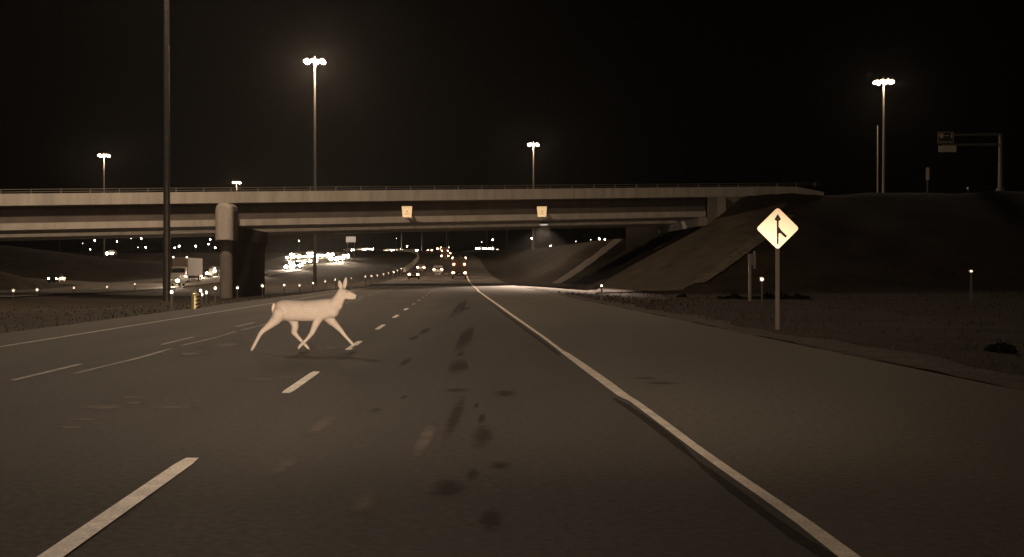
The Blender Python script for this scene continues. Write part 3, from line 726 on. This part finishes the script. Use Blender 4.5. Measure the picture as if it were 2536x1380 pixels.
    if big:
        for s in (-1, 1):
            MB().ball((s*(W/2-.1), -L/2-.02, H-.12), .09, 6, 4).build('marker_light', M['marker'], e)
            MB().ball((s*(W/2-.15), L/2-2.4, H+.06), .13, 6, 4).build('marker_light', M['marker'], e)
        for s in (-1, 1): MB().ball((s*(W/2-.35), -L/2-.04, 2.35 if kind == 'box_truck' else 3.2), .13, 8, 4).build('tail_light', M['taillamp'], e)
        MB().box(-.9,.9,L/2+.01,L/2+.06,.65,1.15).build('grille', M['rim'], e)
    if beams:
        fx, fy = -math.sin(e.rotation_euler.z), math.cos(e.rotation_euler.z)
        o = shaped_spot('headlight_beam', (X + fx*(L/2+.3), Y + fy*(L/2+.3), z + .8), (X + fx*30, Y + fy*30, z + .1 + (.035*26 if away and Y > 250 else 0)), beams, 70, .2, low=None)
    return e
def put(kind, paint, px, Y, away, label, beams=0.0, **k):
    X = (px - 1268)/F*Y; u = X + T*Y - shift(Y)
    z = (zr(Y) if u > UL - 3 else zo(Y)); return vehicle(kind, paint, X, Y, z, away, label, beams, **k)
put('sedan','car_dark',1025,226,True,'dark sedan with lit tail lights in the left lane just past the overpass',250)
put('sedan','car_grey',1043,300,True,'car ahead of the dark sedan in the left lane, half hidden by it',200)
put('suv','car_grey',1085,270,True,'grey car in the middle lane beyond the overpass with a light pool ahead',900)
put('box_truck','car_dark',1137,232,True,'box truck with two rows of tail lights in the right lane beyond the overpass',250)
put('box_truck','car_grey',1102,400,True,'tall truck with bright rear lights in the middle lane, farther up the road',250)
put('sedan','car_red',1110,440,True,'small car right of the tall truck far up the road',0)
put('sedan','car_grey',1065,505,True,'far car with twin lights left of the tall truck on the rise',0, tail_r=.2)
put('suv','car_white',1088,555,True,'farthest car ahead, at the very crest of the road',0, tail_r=.26)
GO = 'oncoming traffic on the opposing carriageway'
for kind, paint, px, Y, lb, bm in [
    ('van','car_grey',436,216,'white oncoming van beside the tall dark mast, left of the lorry',260),
    ('semi_truck','car_grey',462,241,'oncoming lorry with a grey box and lit roof corners left of the bridge pier',200),
    ('suv','car_dark',509,276,'oncoming dark car right of the lorry, left of the bridge pier',260),
    ('pickup_truck','car_grey',546,292,'oncoming pickup nearest to the bridge pier on its left',260),
    ('sedan','car_grey',648,290,'single oncoming car seen just right of the bridge pier',260),
    ('sedan','car_white',717,345,'front oncoming car at the lower left of the distant traffic jam',1100),
    ('suv','car_dark',738,352,'second front oncoming car, right beside the lower left car of the jam',1100),
    ('sedan','car_grey',727,372,'oncoming car in the middle row of the jam, above the two front cars',0),
    ('suv','car_white',747,378,'oncoming car at the right end of the middle row of the jam',0),
    ('van','car_grey',776,385,'pale oncoming van alone below the right half of the jam',0),
    ('sedan','car_dark',857,436,'oncoming dark car just behind the blazing pair on their right',0),
    ('sedan','car_grey',819,450,'oncoming car just behind the blazing pair on their left',0),
    ('sedan','car_dark',728,455,'rearmost oncoming car at the top left of the jam',0),
    ('suv','car_grey',770,462,'rearmost oncoming car at the top middle of the jam',0),
    ('sedan','car_grey',531,318,'oncoming car farther back, seen low between the dark car and the pickup by the pier',0),
    ('sedan','car_grey',719,420,'oncoming car at the upper left corner of the distant traffic jam',0),
    ('suv','car_white',736,425,'oncoming car second from left in the upper row of the jam',0),
    ('sedan','car_dark',752,430,'oncoming dark car third from left in the upper row of the jam',0),
    ('sedan','car_grey',764,436,'oncoming car in the middle of the upper row of the jam',0),
    ('van','car_white',780,430,'oncoming van right of the middle of the upper row of the jam',0),
    ('sedan','car_grey',796,440,'oncoming car at the right end of the upper row of the jam',0),
    ('pickup_truck','car_dark',829,400,'very bright oncoming pickup right of the jam, left one of the blazing pair',1500),
    ('suv','car_grey',844,410,'very bright oncoming car right of the jam, right one of the blazing pair',1500)]:
    put(kind, paint, px, Y, False, lb, bm, group=GO, lamp_r=.24 if Y < 300 else .38 if px < 815 else .55)
# traffic crossing the crest
GC = 'far vehicles crossing the crest of the hill'
for px, py, lb in [(865,619,'leftmost'),(893,617,'second from left'),(912,617,'third from left'),(963,621,'fourth from left'),(986,618,'fifth from left'),(1023,623,'sixth from left'),(1188,623,'first right of the road'),(1206,624,'second right of the road'),(1221,617,'third right of the road by the round lamps')]:
    Y = 640 if px < 1100 else 590
    X = (px-1268)/F*Y; gzz = ground(X, Y)
    q = P(px, py, Y)
    e = vehicle('sedan', rnd.choice(['car_dark','car_grey','car_white']), X, Y, max(gzz+.1, q.z-.75), False, 'blurred car headlights on the crest, ' + lb, 0, GC, lamp_r=.3)
    e.rotation_euler.z = math.pi + (.9 if px < 1100 else -.4)
e = vehicle('sedan', 'car_dark', (140-1268)/F*236, 236, ground((140-1268)/F*236, 236)+.2, False, 'dark car with small twin lights on the ramp at far left', 0, 'vehicles on the ramp', lamp_r=.1)
X_ = (276-1268)/F*420
e = vehicle('suv', 'car_grey', X_, 420, EYE+(HOR-630)/F*420-.6, False, 'bright headlights of a car on the far left hill under the overpass', 0, 'vehicles on the ramp', lamp_r=.42)

# ------------------------------------------------------------------ distant lamps
GL = 'distant lamps beyond the highway'
lights = [(235,596,3,'lone white distant lamp under the left end of the overpass'),(224,618,2,'dim distant lamp just below and left of the lone white one at far left'),(290,598,2,'faint distant lamp above the bright far left car'),(325,591,1,'faint distant lamp high between the far left car and the dark mast'),(350,590,3,'upper one of two distant lamps left of the dark mast'),(361,613,3,'lower one of two distant lamps left of the dark mast'),(342,613,1,'tiny distant lamp left of the lower lamp near the dark mast'),
(433,614,2,'small distant lamp just right of the dark mast'),(444,610,4,'bright distant lamp right of the dark mast'),(485,610,4,'bright distant lamp halfway from the dark mast to the bridge pier'),(521,593,3,'upper distant lamp left of the bridge pier'),(517,605,2,'middle distant lamp left of the bridge pier'),(533,614,3,'lowest distant lamp left of the bridge pier'),
(646,625,3,'small distant lamp just right of the dark bridge pier wall'),(741,597,2,'distant lamp high above the traffic jam'),(982,591,1,'faint distant lamp high between the white sign board and the far cars'),(1008,610,2,'distant lamp low above the sixth crossing car'),(1193,600,1,'faint distant lamp upper left of the round lamps right of the road'),(1220,594,3,'bright high distant lamp right of the road'),
(1220,616,5,'left one of two round blurred lamps right of the road'),(1232,620,5,'right one of two round blurred lamps right of the road'),(1263,634,5,'big round lamp standing on the dark hillside right of the road'),(1287,622,3,'orange distant lamp left of the slim mast foot'),(1298,622,2,'pale distant lamp nearer the slim mast foot'),(1317,591,2,'distant lamp high beside the slim mast'),
(1322,616,2,'faint low lamp at the slim mast foot'),(1363,609,2,'small lamp post on the right hill crest, nearest the slim mast'),(1426,598,1,'faint small lamp on the middle of the right hill crest'),(1463,594,1,'tiny lamp left of the bright pair on the right hill crest'),(1484,592,4,'left lamp of the bright pair on the right hill crest'),(1498,593,3,'right lamp of the bright pair on the right hill crest'),
(205,603,1,'dimmest distant lamp under the left end of the overpass'),(148,600,1,'faint thin distant lamp near the left end of the overpass')]
for k, (px, py, sz, lb) in enumerate(lights):
    Y = 820 + (k*37) % 160
    if sz == 5: Y = 560 if px < 1250 else 470
    q = P(px, py, Y); gzz = ground(q.x, Y) if Y < 700 else 10.4
    gzz = min(gzz, q.z - 2.0)
    e = tag(empty('street_lamp', (q.x, Y, gzz)), lb, 'street lamp', GL); h = q.z - gzz
    MB().tube((0,0,0),(0,0,h+.1),.13,.08,6).build('pole', M['steel_dark'], e)
    r = {1:.32,2:.5,3:.7,4:.85,5:.95}[sz] * Y/900*1.0 * (1.7 if sz == 5 else 1)
    mt = M['city_dim'] if sz == 1 else M['city_red'] if 'orange' in lb else M['city']
    MB().ball((0,-.3,h), r*.55, 10, 6, (1,1,1)).build('lamp_head', mt if sz != 5 else glow('round_lamp_lens', (1,.8,.58), 2.2), e, smooth_=True)
    MB().box(-.06,.06,-.35,0,h+r*.5,h+r*.5+.08).build('bracket', M['steel_dark'], e)
# thin distant poles seen under the bridge
for k, (px, lb) in enumerate([(994,'thin unlit pole under the overpass, left of the crest traffic'),(1045,'thin unlit pole under the overpass above the barrier bend'),(1106,'thin unlit pole under the overpass above the tall truck'),(1206,'thin unlit pole under the overpass left of the high lamp'),(1255,'thin unlit pole under the overpass right of the round lamps'),(148,'thin unlit pole under the left end of the overpass')]):
    Y = 640; X = (px-1268)/F*Y
    e = tag(empty('bare_pole', (X, Y, ground(X, Y)-.1)), lb, 'pole', 'bare poles beyond the overpass')
    MB().tube((0,0,0),(0,0,24),.2,.12,8).build('pole', M['steel_dark'], e); MB().tube((0,0,-.1),(0,0,.5),.4,.35,8).build('base', M['concrete_dark'], e)

# ------------------------------------------------------------------ deer
Zd = 24.6
dx0 = (580 + 1000/5.75 - 1268)/F*Zd
deer = tag(empty('deer', (dx0, Zd, 0.0)), 'pale mule deer doe running across the lanes towards the right', 'deer')
K = 1/817.0
def D(zx, zy, y=0.0): return Vector(((zx-1000)*K, y, (1232-zy)*K))
prims = MB()
def limb(pts_, n=14):
    for (a, ra), (b, rb) in zip(pts_, pts_[1:]):
        prims.tube(a, b, ra, rb, n)
    for a, ra in pts_: prims.ball(a, ra, 14, 9)
def ell(c, rx, ry, rz): prims.ball(c, 1.0, 20, 14, (rx, ry, rz))
# trunk
trunk = [(572,655,.03,.04),(580,655,.075,.095),(600,655,.108,.135),(640,652,.135,.166),(700,650,.148,.182),(800,652,.152,.183),(900,656,.154,.181),(1000,658,.156,.181),(1100,655,.156,.184),(1200,648,.150,.188),(1290,638,.140,.186),(1360,624,.122,.172),(1415,606,.098,.145),(1445,594,.06,.10),(1455,590,.02,.04)]
rings = []
for zx_, zy_, ry, rz_ in trunk:
    c_ = D(zx_, zy_); rings.append([(c_.x, ry*math.cos(2*math.pi*k/28), c_.z + rz_*math.sin(2*math.pi*k/28)) for k in range(28)])
prims.loft(rings)
limb([(D(1385, 600), .125), (D(1450, 540), .105), (D(1495, 460), .085), (D(1525, 390), .070)])
limb([(D(1440, 610), .09), (D(1480, 590), .075), (D(1520, 500), .068)])
# head
ell(D(1545, 400), .085, .062, .075)
limb([(D(1560, 395), .068), (D(1620, 415), .060), (D(1680, 430), .045), (D(1722, 448), .036)])
limb([(D(1570, 450), .050), (D(1650, 470), .034), (D(1715, 478), .022)])
# near hind leg, thrown back
limb([(D(660, 690, -.06), .13), (D(600, 785, -.07), .092), (D(505, 872, -.09), .062), (D(425, 935, -.10), .045), (D(385, 985, -.10), .038), (D(330, 1085, -.10), .029), (D(290, 1160, -.10), .031), (D(262, 1212, -.10), .022)])
# far hind leg, under the belly
limb([(D(760, 700, .06), .13), (D(835, 790, .07), .085), (D(856, 880, .09), .064), (D(836, 965, .10), .052), (D(895, 1038, .10), .034), (D(955, 1100, .10), .030), (D(1010, 1158, .10), .030), (D(1045, 1198, .10), .021)])
# near foreleg, folded back
limb([(D(1230, 720, -.05), .10), (D(1185, 810, -.07), .070), (D(1155, 885, -.09), .058), (D(1120, 970, -.10), .045), (D(1060, 1045, -.10), .031), (D(1000, 1105, -.10), .029), (D(955, 1148, -.10), .030), (D(930, 1185, -.10), .021)])
# far foreleg, reaching forward
limb([(D(1310, 710, .06), .12), (D(1370, 795, .08), .082), (D(1440, 865, .09), .058), (D(1510, 940, .10), .042), (D(1545, 988, .10), .035), (D(1610, 1062, .10), .027), (D(1665, 1122, .10), .028), (D(1692, 1158, .10), .021)])
# deep forward brisket under the neck
limb([(D(1400, 660), .12), (D(1470, 590), .075), (D(1490, 520), .085)])
m_ = bpy.data.meshes.new('body'); m_.from_pydata(prims.v, [], prims.f); m_.materials.append(M['fur'])
ob = bpy.data.objects.new('body', m_); COL.objects.link(ob)
md = ob.modifiers.new('r', 'REMESH'); md.mode = 'VOXEL'; md.voxel_size = 0.0095
sm = ob.modifiers.new('s', 'SMOOTH'); sm.factor = .5; sm.iterations = 11
dg = bpy.context.evaluated_depsgraph_get(); dg.update()
me = bpy.data.meshes.new_from_object(ob.evaluated_get(dg)); bpy.data.objects.remove(ob)
for p_ in me.polygons: p_.use_smooth = True
me.name = 'body'; me.materials.clear(); me.materials.append(M['fur'])
body = bpy.data.objects.new('body', me); COL.objects.link(body); body.parent = deer
print('deer verts', len(me.vertices))
def ear(base, tip, width, y, name='ear'):
    a = D(*base, y); b = D(*tip, y*1.5); m = MB(); rings = []
    ax = (b-a); side = Vector((-ax.z, 0, ax.x)).normalized()
    for t, wv in ((0,.55),(.25,.9),(.5,1),(.75,.75),(.93,.35),(1,.08)):
        c = a + ax*t
        rings.append([tuple(c + side*math.cos(q)*width*wv + Vector((0, math.sin(q)*width*wv*.35, 0))) for q in [2*math.pi*k/10 for k in range(10)]])
    m.loft(rings); return m.build(name, M['fur'], deer, smooth_=True)
ear((1530,350),(1500,222),.040,-.035); ear((1562,340),(1588,178),.036,.035)
MB().ball(D(1738, 452), .024, 10, 6, (.7,1.0,1)).build('nose', M['hoof'], deer, smooth_=True)
for s in (-1, 1): MB().ball(D(1612, 392, s*.054), .011, 8, 6).build('eye', M['eye'], deer, smooth_=True)
# pale rump and short tail
m = MB(); rings = []
for t, r in ((0,.030),(.2,.042),(.5,.046),(.8,.036),(1,.012)):
    c = D(566 - 10*math.sin(t*3), 552 + 165*t); rings.append([(c.x + r*.75*math.cos(q), r*math.sin(q), c.z) for q in [2*math.pi*k/12 for k in range(12)]])
m.loft(rings).build('tail', M['fur_pale'], deer, smooth_=True)
for (hx, hz, y, ang) in ((252,1228,-.10,-.5),(1056,1214,.10,.8),(922,1200,-.10,-.6),(1700,1172,.10,.9)):
    c = D(hx, hz, y); m = MB(); rings = []
    for t, r in ((-.025,.018),(0,.023),(.022,.020)):
        rings.append([(c.x + r*1.3*math.cos(q) + t*math.sin(ang)*-1, y + r*.9*math.sin(q), c.z - t) for q in [2*math.pi*k/10 for k in range(10)]])
    m.loft(rings).build('hoof', M['hoof'], deer)
deer.rotation_euler.z = -T*0.5

# ------------------------------------------------------------------ vegetation: low bushes on the right and tufts of dry grass
def bush(X, Y, w_, h_, label, seed):
    r = random.Random(seed); g = ground(X, Y)
    e = tag(empty('bush', (X, Y, g)), label, 'bush', 'low bushes at the foot of the embankment')
    m = MB()
    for k in range(int(260*w_)):
        t = r.random()*2*math.pi; q = r.random()**.5; px_, py_ = math.cos(t)*q*w_/2, math.sin(t)*q*.5
        zz = r.random()**.7*h_*(1-q*q*.7)*(0.7+.3*math.sin(px_*5+seed)); s = .05+.06*r.random()
        a = Vector((px_,py_,zz)); d1 = Vector((r.uniform(-1,1),r.uniform(-1,1),r.uniform(-1,1)))*s; d2 = Vector((r.uniform(-1,1),r.uniform(-1,1),r.uniform(-1,1)))*s
        m.quad(a-d1, a-d2, a+d1, a+d2)
    m.build('foliage', M['bushleaf'], e, keep=True)
    m = MB()
    for k in range(6): m.tube((0,0,-.05),(r.uniform(-.4,.4)*w_,r.uniform(-.2,.2),h_*.7),.02,.008,5)
    m.build('stem', M['tyre'], e); return e
M['bushleaf'] = material('dark_bush_leaf', (.012,.011,.007), .95, var=.4, scale=2, spec=.05)
for k, (px, Y, w_, h_, lb) in enumerate([(1688,112,.8,.35,'tiny dark tuft bush at the slope foot left of the other bushes'),(1815,104,2.4,.4,'low dark bush left of the sign seen from behind'),(1905,104,3.0,.5,'low dark bush between the reflector post and the merge sign post'),(1948,103,1.6,.55,'small dark bush just right of the merge sign post'),(1985,102,1.3,.6,'rounded dark bush at the right end of the low row'),(2480,30,.5,.45,'nearest dark bush on the grass at far right')]):
    bush((px-1268)/F*Y, Y, w_, h_, lb, k)
m = MB(); r = random.Random(3); cnt = 0
while cnt < 9000:
    if r.random() < .62: Y = 14 + r.random()**1.5*95; u = UR + 1.0 + r.random()**1.6*26
    elif r.random() < .5: Y = 22 + r.random()*90; u = UL - .05 - r.random()**1.4*22
    else: Y = 95 + r.random()*60; u = 14 + r.random()*50
    X = WX(u, Y); g = ground(X, Y); hh = (.03 + .07*r.random()**2)*(1 + (Y/90)); ww = .012*(1+Y/40)
    a = r.random()*math.pi; dx_, dy_ = math.cos(a)*ww, math.sin(a)*ww*.5; lx, ly = r.uniform(-.4,.4)*hh, r.uniform(-.4,.4)*hh
    i = len(m.v); m.v += [(X-dx_,Y-dy_,g-.03),(X+dx_,Y+dy_,g-.03),(X+lx,Y+ly,g+hh)]; m.f.append((i,i+1,i+2)); cnt += 1
tag(m.build('grass', M['blade'], keep=True), 'dry dark grass on the verges and slopes', 'grass', kind='stuff')
print('objects', len(bpy.data.objects), 'grass', cnt)

# ------------------------------------------------------------------ night air
HAZE = 0.000032
if HAZE:
    hz = bpy.data.materials.new('haze'); hz.use_nodes = True; nt = hz.node_tree; nt.nodes.clear()
    out_ = nt.nodes.new('ShaderNodeOutputMaterial'); pv = nt.nodes.new('ShaderNodeVolumePrincipled')
    pv.inputs['Color'].default_value = (.9, .87, .83, 1); pv.inputs['Density'].default_value = HAZE; pv.inputs['Anisotropy'].default_value = 0.8
    nt.links.new(pv.outputs[0], out_.inputs['Volume'])
    tag(MB().box(-1900, 1900, -90, 2750, -4.5, 44).build('haze', hz), kind='stuff')
